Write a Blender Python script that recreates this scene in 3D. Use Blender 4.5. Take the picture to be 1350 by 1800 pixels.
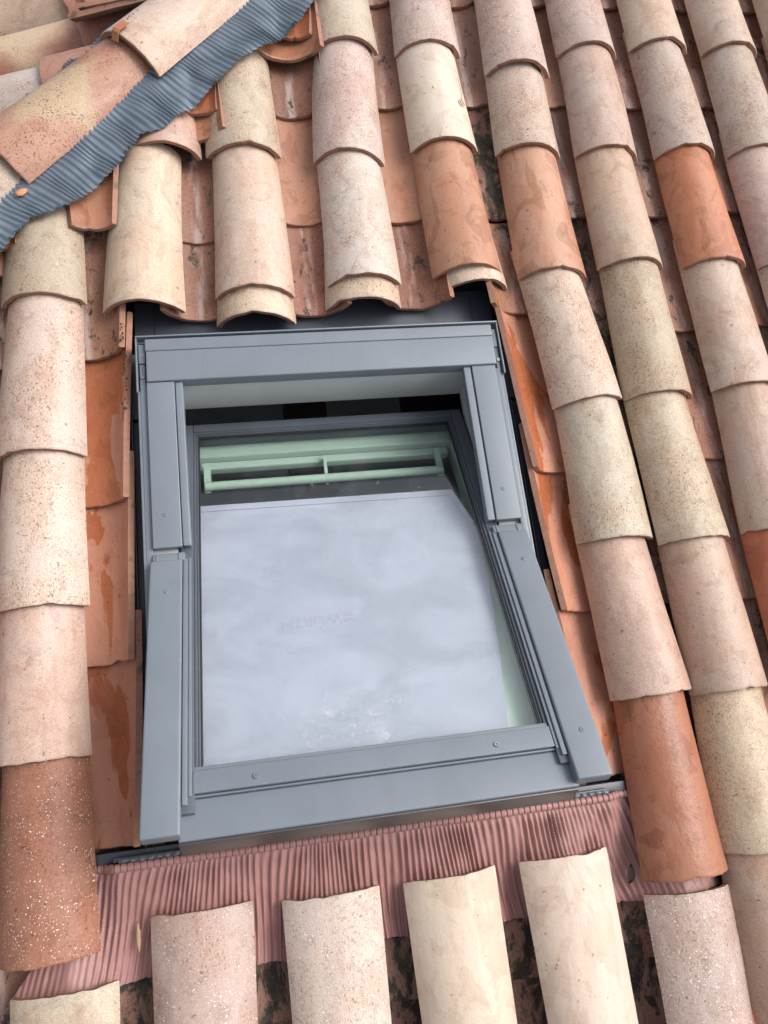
import bpy, bmesh, math, random
from mathutils import Matrix, Vector, noise as mnoise

for o in list(bpy.data.objects): bpy.data.objects.remove(o)
scene = bpy.context.scene
C = scene.collection
R = math.radians

# ------------------------------------------------------------------ frame of the roof
# roof coordinates: u to the right, v up the slope, w away from the slope (metres);
# w = 0 is the crest of the cover tiles.  ROOF turns them into world coordinates.
PITCH = R(17)
ROOF = Matrix.Translation((0, 0, 6)) @ Matrix.Rotation(PITCH, 4, 'X')

# ------------------------------------------------------------------ camera
cam_d = bpy.data.cameras.new('camera'); cam = bpy.data.objects.new('camera', cam_d); C.objects.link(cam)
cam_d.sensor_fit = 'VERTICAL'; cam_d.sensor_height = 36.0; cam_d.lens = 27.0
cam_d.clip_start = 0.02; cam_d.clip_end = 1000
rt = Vector((0.9850778, -0.1184528, 0.12486259)); dn = Vector((-0.0793893, -0.95641954, -0.28099643))
fw = Vector((0.15270584, 0.2668906, -0.95155154))
cm = Matrix((rt, -dn, -fw)).transposed().to_4x4(); cm.translation = (0.4065986, -1.98849361, 1.49325903)
cam.matrix_world = ROOF @ cm
scene.camera = cam

# ------------------------------------------------------------------ sky, sun, exposure (overcast)
SUN_EL, SUN_AZ = R(50), R(95)            # azimuth measured from +Y (up the slope) towards +X (right)
w = bpy.data.worlds.new('World'); scene.world = w; w.use_nodes = True
nt = w.node_tree; bg = nt.nodes['Background']
sky = nt.nodes.new('ShaderNodeTexSky'); sky.sky_type = 'NISHITA'; sky.sun_disc = False
sky.sun_elevation = SUN_EL; sky.sun_rotation = SUN_AZ; sky.air_density = 1.0; sky.dust_density = 6.0; sky.ozone_density = 1.0
hs = nt.nodes.new('ShaderNodeHueSaturation'); hs.inputs['Saturation'].default_value = 0.3
nt.links.new(sky.outputs['Color'], hs.inputs['Color']); nt.links.new(hs.outputs['Color'], bg.inputs['Color'])
bg.inputs['Strength'].default_value = 0.15
sd = bpy.data.lights.new('sun', 'SUN'); sd.energy = 1.0; sd.angle = R(30); sd.color = (1.0, 0.97, 0.93)
sun = bpy.data.objects.new('sun', sd); C.objects.link(sun)
sdir = Vector((math.cos(SUN_EL) * math.sin(SUN_AZ), math.cos(SUN_EL) * math.cos(SUN_AZ), math.sin(SUN_EL)))
sun.rotation_euler = sdir.to_track_quat('Z', 'Y').to_euler(); sun.location = (4, 4, 12)
scene.view_settings.view_transform = 'Standard'; scene.view_settings.look = 'None'
scene.view_settings.exposure = 0.58
cy = scene.cycles; cy.max_bounces = 4; cy.diffuse_bounces = 2; cy.glossy_bounces = 2; cy.transparent_max_bounces = 12; scene.view_settings.gamma = 1.0

# ------------------------------------------------------------------ material helpers
def lin(c): return tuple((x / 255 / 12.92) if x / 255 <= .04045 else ((x / 255 + .055) / 1.055) ** 2.4 for x in c)
ALB = 0.76                                # photographed tone -> surface colour
def col(c):
    r, g, b = lin(c); y = .3 * r + .55 * g + .15 * b; k = .20; r, g, b = r + (y - r) * k, g + (y - g) * k, b + (y - b) * k
    return (r * ALB * .97, g * ALB * .965, b * ALB * 1.04, 1)

class NB:
    def __init__(s, name):
        s.m = bpy.data.materials.new(name); s.m.use_nodes = True
        s.t = s.m.node_tree; s.b = s.t.nodes['Principled BSDF']
    def n(s, typ, **k):
        nd = s.t.nodes.new('ShaderNode' + typ)
        for a, v in k.items():
            if a.startswith('i_'):
                nd.inputs[a[2:].replace('_', ' ')].default_value = v
            else: setattr(nd, a, v)
        return nd
    def l(s, a, b): s.t.links.new(a, b)
    def math(s, op, a, b=None, clamp=False):
        nd = s.n('Math', operation=op); nd.use_clamp = clamp
        for i, x in enumerate((a, b)):
            if x is None: continue
            if isinstance(x, (int, float)): nd.inputs[i].default_value = x
            else: s.l(x, nd.inputs[i])
        return nd.outputs[0]
    def mix(s, f, a, b, mode='MIX'):
        nd = s.n('Mix', data_type='RGBA', blend_type=mode)
        for i, x in ((0, f), (6, a), (7, b)):
            if isinstance(x, (int, float)): nd.inputs[i].default_value = x
            elif isinstance(x, tuple): nd.inputs[i].default_value = x if len(x) == 4 else x + (1,)
            else: s.l(x, nd.inputs[i])
        return nd.outputs[2]
    def noise(s, vec, scale, detail=4, rough=.55, dist=0.):
        nd = s.n('TexNoise'); nd.inputs['Scale'].default_value = scale; nd.inputs['Detail'].default_value = detail
        nd.inputs['Roughness'].default_value = rough; nd.inputs['Distortion'].default_value = dist
        s.l(vec, nd.inputs['Vector']); return nd.outputs['Fac']
    def ramp(s, f, a, b):
        nd = s.n('MapRange'); nd.inputs[1].default_value = a; nd.inputs[2].default_value = b
        nd.interpolation_type = 'SMOOTHSTEP'; s.l(f, nd.inputs[0]); return nd.outputs[0]
    def scaled(s, vec, sc):
        nd = s.n('Mapping'); nd.inputs['Scale'].default_value = sc; s.l(vec, nd.inputs['Vector']); return nd.outputs[0]
    def bump(s, h, strength, dist=.001, prev=None):
        nd = s.n('Bump'); nd.inputs['Strength'].default_value = strength; nd.inputs['Distance'].default_value = dist
        s.l(h, nd.inputs['Height'])
        if prev: s.l(prev, nd.inputs['Normal'])
        return nd.outputs[0]

def clay(name, wetamt=1., dark=0., light=0., stain=.25, moss=0., wet=0., streak=.3, centre=0., pit=.62, two=.6, gran=.58, cloud=None, rich=1, tide=.25, lichen=.30):
    """fired clay: colour of each tile is its object colour; specks, stains, wet film and lichen are procedural"""
    N = NB(name); tc = N.n('TexCoord'); oi = N.n('ObjectInfo')
    off = N.n('VectorMath', operation='SCALE'); off.inputs[0].default_value = (37., 17., 53.); N.l(oi.outputs['Random'], off.inputs['Scale'])
    ad = N.n('VectorMath', operation='ADD'); N.l(tc.outputs['Object'], ad.inputs[0]); N.l(off.outputs[0], ad.inputs[1])
    p = ad.outputs[0]; base = oi.outputs['Color']
    # broad tone drift between the sprayed slip and the redder body
    tn = N.noise(N.scaled(p, (1, .55, 1)), 9, 3, .5, .6); tone = N.ramp(tn, .36, .66)
    c = N.mix(N.math('MULTIPLY', tone, two), base, N.mix(1., base, (.93, .76, .66) if rich else (.88, .84, .82), 'MULTIPLY'))
    td = N.ramp(N.noise(N.scaled(p, (1.3, .8, 1)), 10, 4, .55, 1.1), .545, .565)
    c = N.mix(N.math('MULTIPLY', td, tide * (1 if rich else 2.2)), c, N.mix(1., c, (.66, .54, .46), 'MULTIPLY'))
    lightm = N.ramp(N.noise(N.scaled(p, (1.2, .5, 1)), 13, 4, .6), .52, .75)
    c = N.mix(N.math('MULTIPLY', lightm, .35), c, N.mix(1., c, (1.18, 1.2, 1.16), 'MULTIPLY'))
    if cloud:                                                     # a paler firing cloud over part of the tile
        cx, cy, cr, cc_ = cloud; sc = N.n('SeparateXYZ'); N.l(tc.outputs['Object'], sc.inputs[0])
        dd = N.math('ADD', N.math('ABSOLUTE', N.math('SUBTRACT', sc.outputs[1], cy)), N.math('MULTIPLY', N.math('ABSOLUTE', N.math('SUBTRACT', sc.outputs[0], cx)), 1.1))
        dd = N.math('ADD', dd, N.math('MULTIPLY', N.math('SUBTRACT', N.noise(p, 14, 5), .5), .16))
        c = N.mix(N.ramp(dd, cr, cr * .55), c, cc_)
    # lengthwise drag marks and rain streaks
    st = N.ramp(N.noise(N.scaled(p, (75, 5, 75)), 1, 4, .6), .45, .72)
    c = N.mix(N.math('MULTIPLY', st, streak * .5), c, N.mix(1., c, (.72, .64, .57), 'MULTIPLY'))
    # cloudy dirt
    dn_ = N.noise(p, 22, 4, .7, .8); dm = N.ramp(dn_, .50, .72)
    c = N.mix(N.math('MULTIPLY', dm, stain), c, N.mix(1., c, (.55, .5, .44), 'MULTIPLY'))
    # grey lichen bloom with soft rims
    lc = N.math('MULTIPLY', N.ramp(N.noise(p, 17, 4, .7, .4), .57, .70), N.ramp(N.noise(p, 140, 3, .7), .40, .58))
    c = N.mix(N.math('MULTIPLY', lc, lichen), c, (.25, .205, .165))
    # grain
    g = N.noise(p, 520, 3, .65)
    c = N.mix(gran, c, N.mix(1., c, N.mix(N.ramp(g, .3, .7), (.50, .46, .43), (1.25, 1.25, 1.24)), 'MULTIPLY'))
    spk = N.noise(N.scaled(p, (1, .62, 1)), 300, 2, .55)
    spd = N.math('MULTIPLY', N.ramp(spk, pit, pit + .035), N.ramp(tn, .34, .6))
    if dark: c = N.mix(N.math('MULTIPLY', spd, dark), c, N.mix(1., c, (.28, .25, .24), 'MULTIPLY'))
    big = N.ramp(N.noise(p, 95, 1, .5), .735, .755)
    c = N.mix(N.math('MULTIPLY', big, .7), c, N.mix(1., c, (.32, .26, .22), 'MULTIPLY'))
    if light:
        lp = N.ramp(N.noise(p, 310, 1, .5), .655, .70)
        lm = N.math('MULTIPLY', lp, N.ramp(dn_, .38, .6))
        c = N.mix(N.math('MULTIPLY', lm, light), c, (.80, .74, .68))
    rough = N.math('ADD', N.math('MULTIPLY', dn_, .28), .40)
    if centre:                                                    # lime bloom down the middle of a channel
        sx = N.n('SeparateXYZ'); N.l(tc.outputs['Object'], sx.inputs[0])
        ax = N.math('ABSOLUTE', sx.outputs[0])
        cm_ = N.math('MULTIPLY', N.ramp(ax, .018, .002), N.ramp(N.noise(N.scaled(p, (60, 12, 60)), 1, 5, .6), .40, .62))
        c = N.mix(N.math('MULTIPLY', cm_, centre), c, (.52, .44, .41))
    if wet:
        wm = N.ramp(N.noise(N.scaled(p, (1.5, .5, 1)), 8, 5, .5, .5), .525, .55)
        c = N.mix(N.math('MULTIPLY', wm, wetamt), N.mix(1., c, (1.05, 1.08, 1.12), 'MULTIPLY'), N.mix(1., c, (.86, .64, .47), 'MULTIPLY'))
        rough = N.math('SUBTRACT', rough, N.math('MULTIPLY', wm, wet * .27), True)
    if moss:
        mn = N.noise(N.scaled(p, (1.5, .8, 1.5)), 16, 5, .72, .5)
        mm = N.ramp(mn, .66 - .24 * moss, .72 - .2 * moss)
        hue = N.mix(N.ramp(N.noise(p, 26, 4), .45, .6), (.022, .020, .019), (.045, .052, .026))
        c = N.mix(N.math('MULTIPLY', mm, .92), c, N.mix(N.ramp(N.noise(p, 190, 4, .7), .5, .75), hue, (.10, .10, .085)))
        rough = N.math('ADD', rough, N.math('MULTIPLY', mm, .3), True)
    N.l(c, N.b.inputs['Base Color']); N.l(rough, N.b.inputs['Roughness'])
    N.b.inputs['Specular IOR Level'].default_value = .5
    b1 = N.bump(N.noise(p, 48, 4, .7), .6, .0028)
    b2 = N.bump(N.math('SUBTRACT', g, N.math('MULTIPLY', N.ramp(spk, pit, pit + .035), 1.2 * dark)), .4, .0007, b1)
    N.l(b2, N.b.inputs['Normal'])
    return N.m

M = {
 'plain': clay('sprayed_clay', dark=.35, light=.12, stain=.5, streak=.45, pit=.65),
 'cloud': clay('flame_marked_clay', dark=.85, light=.1, stain=.3, pit=.58, cloud=(.0, .20, .15, (.43, .31, .205))),
 'cloud_far': clay('two_tone_clay', dark=.2, stain=.3, pit=.66, cloud=(-.10, .25, .30, (.56, .42, .29))),
 'smooth': clay('smooth_pale_clay', lichen=.12, dark=.12, light=.0, stain=.3, streak=.35, pit=.70, two=.22, gran=.12),
 'speck': clay('speckled_clay', lichen=.42, dark=.75, light=.45, stain=.5, streak=.35, pit=.59),
 'grit': clay('gritty_clay', dark=.6, light=.95, stain=.55, streak=.3, pit=.59, gran=.4),
 'orange': clay('orange_clay', wetamt=.28, dark=.15, light=.05, stain=.5, streak=.45, wet=.45, pit=.68, two=.3, gran=.3, rich=0),
 'wet': clay('wet_orange_clay', dark=.25, light=.0, stain=.3, streak=.2, wet=1., pit=.68, two=.3, gran=.2),
 'old': clay('weathered_channel_clay', dark=.6, light=.15, stain=.42, streak=.4, moss=.38, centre=.5, pit=.57),
 'moss': clay('lichen_channel_clay', dark=.7, light=.05, stain=.6, streak=.4, moss=.8, pit=.57),
}
def body_mat():
    N = NB('clay_body'); tc = N.n('TexCoord')
    f = N.noise(tc.outputs['Object'], 70, 5, .6)
    c = N.mix(f, (.20, .085, .055), (.36, .19, .13))
    c = N.mix(N.ramp(N.noise(tc.outputs['Object'], 30, 4), .55, .7), c, (.10, .07, .05))
    N.l(c, N.b.inputs['Base Color']); N.b.inputs['Roughness'].default_value = .8
    N.l(N.bump(f, .6, .001), N.b.inputs['Normal']); return N.m
M['body'] = body_mat()

def paint(name, c, rough=.42, var=.22, spec=.5, metal=0., dust=.5):
    N = NB(name); tc = N.n('TexCoord'); p = tc.outputs['Object']
    f = N.noise(p, 7, 5, .6, .4); g = N.noise(N.scaled(p, (1, 1, 1)), 45, 5, .7)
    cc = N.mix(N.math('MULTIPLY', N.ramp(f, .35, .7), var), c, tuple(min(1, x * 1.35 + .015) for x in c))
    dm = N.math('MULTIPLY', N.ramp(g, .56, .74), dust)
    cc = N.mix(dm, cc, tuple(x * .8 + .05 for x in c))
    rn_ = N.ramp(N.noise(N.scaled(p, (38, 3.5, 38)), 1, 3, .6), .55, .75)
    cc = N.mix(N.math('MULTIPLY', rn_, .22 * dust), cc, tuple(x * .6 + .02 for x in c))
    sp = N.ramp(N.noise(p, 330, 1, .5), .735, .75)
    cc = N.mix(N.math('MULTIPLY', sp, .5 * dust), cc, (.5, .5, .48))
    N.l(cc, N.b.inputs['Base Color'])
    N.l(N.math('ADD', N.math('MULTIPLY', f, .16), rough - .06), N.b.inputs['Roughness'])
    N.b.inputs['Metallic'].default_value = metal; N.b.inputs['Specular IOR Level'].default_value = spec
    N.l(N.bump(N.noise(p, 600, 2), .08, .0003, N.bump(N.noise(p, 5, 3), .12, .004)), N.b.inputs['Normal'])
    return N.m
GREY = (.142, .164, .192)
M['grey'] = paint('grey_lacquered_aluminium', GREY, .40)
M['grey_dark'] = paint('dark_grey_lacquered_aluminium', (.075, .085, .105), .36)
M['slate'] = paint('slate_flashing_paint', (.045, .05, .065), .38, dust=.25)
M['black'] = paint('black_rubber', (.012, .012, .014), .5, dust=.15)
M['lining'] = paint('pale_grey_lining', (.42, .44, .44), .5, dust=.15)
M['white'] = paint('white_lacquer', (.74, .77, .74), .35, var=.05, dust=.08)
M['rail'] = paint('grey_white_lacquer', (.46, .50, .475), .4, var=.1, dust=.1)
M['steel'] = paint('steel_screw', (.30, .31, .33), .4, metal=.9)
M['mirror_strip'] = paint('bright_aluminium', (.11, .105, .11), .38, metal=.6, dust=.2)
M['lead'] = paint('crimped_blue_grey_foil', (.125, .155, .192), .33, var=.6, metal=.4, dust=.5)
M['apron'] = paint('terracotta_pink_pleated_lead', (.31, .155, .142), .46, var=.35, metal=.0, dust=.6)
M['copper'] = paint('copper_clip', (.42, .17, .08), .45, metal=.3)
M['board'] = paint('grey_green_board', (.42, .47, .47), .8, dust=.1)
M['timber'] = paint('dark_brown_timber', (.05, .025, .02), .7, dust=.1)
M['felt'] = paint('dark_felt', (.035, .028, .024), .9)
M['earth'] = paint('ground_cover', (.09, .09, .06), .9)
M['straw'] = paint('dry_straw', (.42, .29, .16), .7)
M['leaf'] = paint('dark_dead_leaf', (.03, .022, .018), .95, spec=.1, dust=0.)
M['flake'] = paint('orange_clay_flake', (.48, .22, .12), .8)
M['cement'] = paint('cement_crumb', (.36, .23, .145), .9)

def glass_mat():
    N = NB('green_tinted_glass'); tr = N.n('BsdfTransparent'); tr.inputs[0].default_value = (.955, .985, .968, 1)
    gl = N.n('BsdfGlossy'); gl.inputs['Roughness'].default_value = .02; gl.inputs['Color'].default_value = (.95, .95, 1, 1)
    lw = N.n('LayerWeight'); lw.inputs['Blend'].default_value = .5
    fr = N.math('ADD', N.math('MULTIPLY', N.math('POWER', lw.outputs['Facing'], 5.), .94), .055)      # coated pane
    mx = N.n('MixShader'); N.l(fr, mx.inputs[0]); N.l(tr.outputs[0], mx.inputs[1]); N.l(gl.outputs[0], mx.inputs[2])
    # film of dust: a wiped smear with crumbs near the bottom rail
    df = N.n('BsdfDiffuse'); df.inputs[0].default_value = (.78, .80, .84, 1)
    tc = N.n('TexCoord'); p = tc.outputs['Object']; sx = N.n('SeparateXYZ'); N.l(p, sx.inputs[0])
    def band(o, a, b, e): return N.math('MULTIPLY', N.ramp(o, a, a + e), N.ramp(o, b, b - e))
    reg = N.math('MULTIPLY', band(sx.outputs[0], .43, .62, .02), band(sx.outputs[1], -.44, -.295, .03))
    reg2 = N.math('MULTIPLY', band(sx.outputs[0], .40, .70, .10), band(sx.outputs[1], -.45, -.26, .10))
    sm = N.math('MULTIPLY', reg, N.ramp(N.noise(p, 38, 5, .75, .6), .50, .85))
    cr = N.math('MULTIPLY', reg2, N.ramp(N.noise(p, 190, 2, .5), .66, .70))
    hz = N.math('MULTIPLY', N.ramp(N.noise(N.scaled(p, (1.6, 1, 1)), 6, 6, .6, 1.2), .45, .75), .015)
    far = N.ramp(N.noise(p, 85, 1), .745, .76)
    d = N.math('ADD', N.math('ADD', N.math('MULTIPLY', sm, .22), N.math('MULTIPLY', cr, .22)), N.math('ADD', hz, N.math('MULTIPLY', far, .1)), True)
    m2 = N.n('MixShader'); N.l(d, m2.inputs[0]); N.l(mx.outputs[0], m2.inputs[1]); N.l(df.outputs[0], m2.inputs[2])
    out = [n for n in N.t.nodes if n.type == 'OUTPUT_MATERIAL'][0]
    N.l(m2.outputs[0], out.inputs['Surface']); N.t.nodes.remove(N.b); return N.m
def inner_glass_mat():
    N = NB('clear_tinted_glass'); tr = N.n('BsdfTransparent'); tr.inputs[0].default_value = (.955, .985, .968, 1)
    gl = N.n('BsdfGlossy'); gl.inputs['Roughness'].default_value = .02
    mx = N.n('MixShader'); mx.inputs[0].default_value = .015; N.l(tr.outputs[0], mx.inputs[1]); N.l(gl.outputs[0], mx.inputs[2])
    out = [n for n in N.t.nodes if n.type == 'OUTPUT_MATERIAL'][0]
    N.l(mx.outputs[0], out.inputs['Surface']); N.t.nodes.remove(N.b); return N.m
M['glass'] = glass_mat(); M['glass_in'] = inner_glass_mat()
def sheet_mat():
    N = NB('sheet_with_sky_reflection'); tc = N.n('TexCoord'); p = tc.outputs['Object']
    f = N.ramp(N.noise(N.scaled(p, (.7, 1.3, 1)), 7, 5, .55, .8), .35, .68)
    c = N.mix(f, (.42, .36, .50), (.53, .45, .62))  # lavender clouds put the pane's sky reflection into the sheet's colour
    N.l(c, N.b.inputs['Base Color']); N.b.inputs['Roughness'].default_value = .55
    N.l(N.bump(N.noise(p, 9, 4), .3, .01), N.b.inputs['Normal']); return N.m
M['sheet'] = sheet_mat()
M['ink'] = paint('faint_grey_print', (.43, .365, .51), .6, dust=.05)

# ------------------------------------------------------------------ object helpers
def tag(o, label=None, cat=None, group=None, kind=None):
    if label: o['label'] = label
    if cat: o['category'] = cat
    if group: o['group'] = group
    if kind: o['kind'] = kind
    return o
LOC = {}
def link(name, me, parent=None, mat=None, local=None):
    o = bpy.data.objects.new(name, me); C.objects.link(o)
    if mat is not None:
        for m in (mat if isinstance(mat, (list, tuple)) else [mat]): me.materials.append(m)
    if parent is not None:
        o.parent = parent; LOC[o.name] = local if local is not None else Matrix(); o.matrix_basis = LOC[o.name]
    else: o.matrix_world = local if local is not None else Matrix()
    return o
class Thing:
    """an Empty at a roof-coordinate base; parts are given in roof coordinates"""
    def __init__(s, name, base, label, cat, group=None):
        s.o = bpy.data.objects.new(name, None); C.objects.link(s.o); s.o.empty_display_size = .05
        s.o.matrix_world = ROOF @ Matrix.Translation(base); s.inv = Matrix.Translation([-x for x in base])
        tag(s.o, label, cat, group)
    def part(s, name, me, mat, local=None, label=None):
        o = link(name, me, s.o, mat, s.inv @ (local if local is not None else Matrix()))
        if label: o['label'] = label
        return o
def mesh(name, vs, fs, smooth=None, mi=None):
    me = bpy.data.meshes.new(name); me.from_pydata([tuple(v) for v in vs], [], fs); me.validate(); me.update()
    if mi: me.polygons.foreach_set('material_index', mi)
    if smooth is not None:
        me.polygons.foreach_set('use_smooth', [True] * len(me.polygons)); me.set_sharp_from_angle(angle=R(smooth))
    return me
def boxes(name, lst, bevel=.0015, seg=2):
    bm = bmesh.new()
    for lo, hi in lst:
        b2 = bmesh.new(); bmesh.ops.create_cube(b2, size=1)
        for v in b2.verts: v.co = Vector([lo[i] if v.co[i] < 0 else hi[i] for i in range(3)])
        bv = min(bevel, .45 * min(hi[i] - lo[i] for i in range(3)))
        if bv > 0: bmesh.ops.bevel(b2, geom=b2.edges[:], offset=bv, segments=seg, affect='EDGES', profile=.6)
        me = bpy.data.meshes.new('t'); b2.to_mesh(me); b2.free(); bm.from_mesh(me); bpy.data.meshes.remove(me)
    me = bpy.data.meshes.new(name); bm.to_mesh(me); bm.free()
    me.polygons.foreach_set('use_smooth', [True] * len(me.polygons)); me.set_sharp_from_angle(angle=R(50)); return me
def tube(name, pts, r, n=8, r1=None):
    pts = [Vector(p) for p in pts]; vs = []; fs = []
    for i, p in enumerate(pts):
        d = (pts[min(i + 1, len(pts) - 1)] - pts[max(i - 1, 0)]).normalized()
        a = d.orthogonal().normalized() if i == 0 else (a - d * a.dot(d)).normalized()
        b = d.cross(a); rr = r if r1 is None else r + (r1 - r) * i / (len(pts) - 1)
        for k in range(n):
            t = 2 * math.pi * k / n; vs.append(p + rr * (math.cos(t) * a + math.sin(t) * b))
    for i in range(len(pts) - 1):
        for k in range(n): fs.append((i * n + k, i * n + (k + 1) % n, (i + 1) * n + (k + 1) % n, (i + 1) * n + k))
    fs.append(tuple(range(n))[::-1]); fs.append(tuple(range((len(pts) - 1) * n, len(pts) * n)))
    return mesh(name, vs, fs, 60)
def disc_screw(name, r, h):
    vs = []; fs = []; n = 20
    prof = [(r, 0), (r, h * .5), (r * .8, h), (r * .38, h), (r * .3, h * .35), (0.0001, h * .3)]
    for rr, z in prof:
        for k in range(n): vs.append((rr * math.cos(k * 2 * math.pi / n), rr * math.sin(k * 2 * math.pi / n), z))
    for i in range(len(prof) - 1):
        for k in range(n): fs.append((i * n + k, i * n + (k + 1) % n, (i + 1) * n + (k + 1) % n, (i + 1) * n + k))
    return mesh(name, vs, fs, 30)

# ------------------------------------------------------------------ barrel tiles
def barrel(L=.43, W0=.178, H0=.058, W1=.15, H1=.054, th=.0125, slope=.047, inv=False, seed=0, chips=3, nseg=26, nlen=14, bend=0.):
    """tapered half-round clay tile: x across, y up the slope from the lower end, z off the slope.
    Top face gets material 0, rims and underside material 1."""
    rnd = random.Random(seed); ch = [(rnd.uniform(-1, 1), rnd.uniform(.07, .2), rnd.choice((.0005, .0008, .0014, .0025, .0045))) for _ in range(chips)]
    ch2 = [(rnd.uniform(-1, 1), rnd.uniform(.05, .3), rnd.uniform(.001, .004)) for _ in range(2)]
    ys = [0, .0016, .004] + [L * (i / nlen) for i in range(1, nlen)] + [L - .003, L]
    so = Vector((seed * 7.31, seed * 3.7, seed * 1.9)); flat = rnd.uniform(.0, .25); skew = rnd.uniform(-.004, .004); bend = bend + rnd.uniform(-.005, .005)
    top = []; bot = []
    for j, y in enumerate(ys):
        f = y / L; W = W0 + (W1 - W0) * f; H = H0 + (H1 - H0) * f
        Rr = (W * W / 4 + H * H) / (2 * H); A = math.asin(min(.999, W / 2 / Rr))
        if H > W / 2: A = math.pi - A
        rim = .0018 if j in (0, len(ys) - 1) else (.0004 if j in (1, len(ys) - 2) else 0)
        for i in range(nseg + 1):
            t = -1 + 2 * i / nseg; a = A * t
            dz = mnoise.noise(Vector((t * 1.1, y * 6, 0)) + so) * .0034 + mnoise.noise(Vector((t * 4, y * 25, 5)) + so) * .0006
            yy = y
            if j <= 2:
                k = sum(d * max(0, 1 - abs(t - c) / wd) for c, wd, d in ch) + .0015 * mnoise.noise(Vector((t * 6, 3, 1)) + so)
                yy = y + k
            if j >= len(ys) - 2:
                yy = y - sum(d * max(0, 1 - abs(t - c) / wd) for c, wd, d in ch2) + .0012 * mnoise.noise(Vector((t * 7, 9, 1)) + so)
            for r_, lst, sg in ((Rr, top, 1), (Rr - th if not inv else Rr + th, bot, -1)):
                re = r_ - rim * sg * (1 if not inv else -1)
                x = re * math.sin(a); drop = Rr - re * math.cos(a)
                if r_ == Rr and lst is top: pass
                x += bend * f * f + skew * math.sin(f * 3)
                z = -slope * y + dz + (drop if inv else -drop)
                lst.append((x, yy, z))
    n = nseg + 1; m = len(ys); vs = top + bot; o = len(top); fs = []; mi = []
    def q(a, b, c, d, k): fs.append((a, b, c, d)); mi.append(k)
    for j in range(m - 1):
        for i in range(nseg):
            a = j * n + i; q(a, a + 1, a + 1 + n, a + n, 0); q(o + a, o + a + n, o + a + n + 1, o + a + 1, 1)
        for i in (0, nseg):
            a = j * n + i
            q(*((a, a + n, o + a + n, o + a) if i == 0 else (a + n, a, o + a, o + a + n)), 1)
    for i in range(nseg):
        q(i, o + i, o + i + 1, i + 1, 1); a = (m - 1) * n + i; q(a, a + 1, o + a + 1, o + a, 1)
    me = mesh('barrel_tile', vs, fs, 42, mi)
    return me

HIP0 = Vector((-.112, -.712, 0)); HD = Vector((math.cos(PITCH), 1, 0)).normalized(); HE = Vector((HD.y, -HD.x, 0))
UPW = Vector((0, math.sin(PITCH), math.cos(PITCH)))
HN = (UPW - HD * UPW.dot(HD)).normalized(); HS = HD.cross(HN)              # hip crest normal; HS points down the main slope
W2R = ROOF.to_3x3().transposed()
V2 = W2R @ Vector((math.cos(PITCH), 0, math.sin(PITCH))); N2 = W2R @ Vector((-math.sin(PITCH), 0, math.cos(PITCH))); U2 = W2R @ Vector((0, -1, 0))
FAR = Matrix((U2, V2, N2)).transposed().to_4x4(); FAR.translation = HIP0

def clip(me, mat4, co, no):
    """cut away the part of a mesh (given its matrix) that lies on the +no side of a plane"""
    im = mat4.inverted(); bm = bmesh.new(); bm.from_mesh(me)
    pc = im @ Vector(co); pn = (mat4.to_3x3().transposed() @ Vector(no)).normalized()
    r = bmesh.ops.bisect_plane(bm, geom=bm.verts[:] + bm.edges[:] + bm.faces[:], plane_co=pc, plane_no=pn, clear_outer=True)
    ed = [e for e in r['geom_cut'] if isinstance(e, bmesh.types.BMEdge)]
    if ed: bmesh.ops.holes_fill(bm, edges=ed, sides=0)
    ok = len(bm.faces) > 0
    bm.to_mesh(me); bm.free(); return ok
tseed = [1]
def tile(parent, name, u, v, w, kind, colour, frame=None, rot=0., label=None, hip=None, **k):
    tseed[0] += 1; rv = random.Random(tseed[0] * 13); roll = rv.uniform(-.03, .03) if name == 'cover_tile' else 0.
    k.setdefault('H0', .058 * rv.uniform(.92, 1.1)); k.setdefault('chips', rv.choice((2, 3, 3, 4, 5)))
    me = barrel(seed=tseed[0], **k)
    loc = (frame or Matrix()) @ Matrix.Translation((u, v, w)) @ Matrix.Rotation(rot, 4, 'Z') @ Matrix.Rotation(roll, 4, 'Y')
    if hip:
        if not clip(me, loc, hip[0], hip[1]): return None
    o = link(name, me, parent, [M[kind], M['body']], loc)
    rn = random.Random(tseed[0]); j = 1 + rn.uniform(-.04, .04)
    c = col(colour); f_ = {'orange': (1.03, .99, .76), 'wet': (1.05, 1., .88), 'old': (.97, .98, .88), 'moss': (.97, .98, .88)}.get(kind, (1, 1, 1)); c = [a * b for a, b in zip(c, f_)]
    o.color = (c[0] * j, c[1] * j, c[2] * j, 1)
    if label: o['label'] = label
    return o
def cover(parent, u, v, kind, colour, u_top=None, v_top=None, **k):
    rot = 0. if u_top is None else -math.atan2(u_top - u, v_top - v)
    return tile(parent, 'cover_tile', u, v, k.pop('w', 0.), kind, colour, rot=rot, **k)
PAN = dict(inv=True, W0=.152, H0=.054, W1=.178, H1=.058)
def pan(parent, u, v, kind, colour, **k):
    a = dict(PAN); a.update(k)
    return tile(parent, 'channel_tile', u + a.pop('du', 0.), v, a.pop('w', -.088), kind, colour, **a)

# ------------------------------------------------------------------ setting: ground, roof slope, far slope
g = link('ground', boxes('ground', [((-150, -150, -.5), (150, 150, 0))], 0), None, M['earth'])
tag(g, 'ground far below the roof', 'ground', kind='structure')

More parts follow.
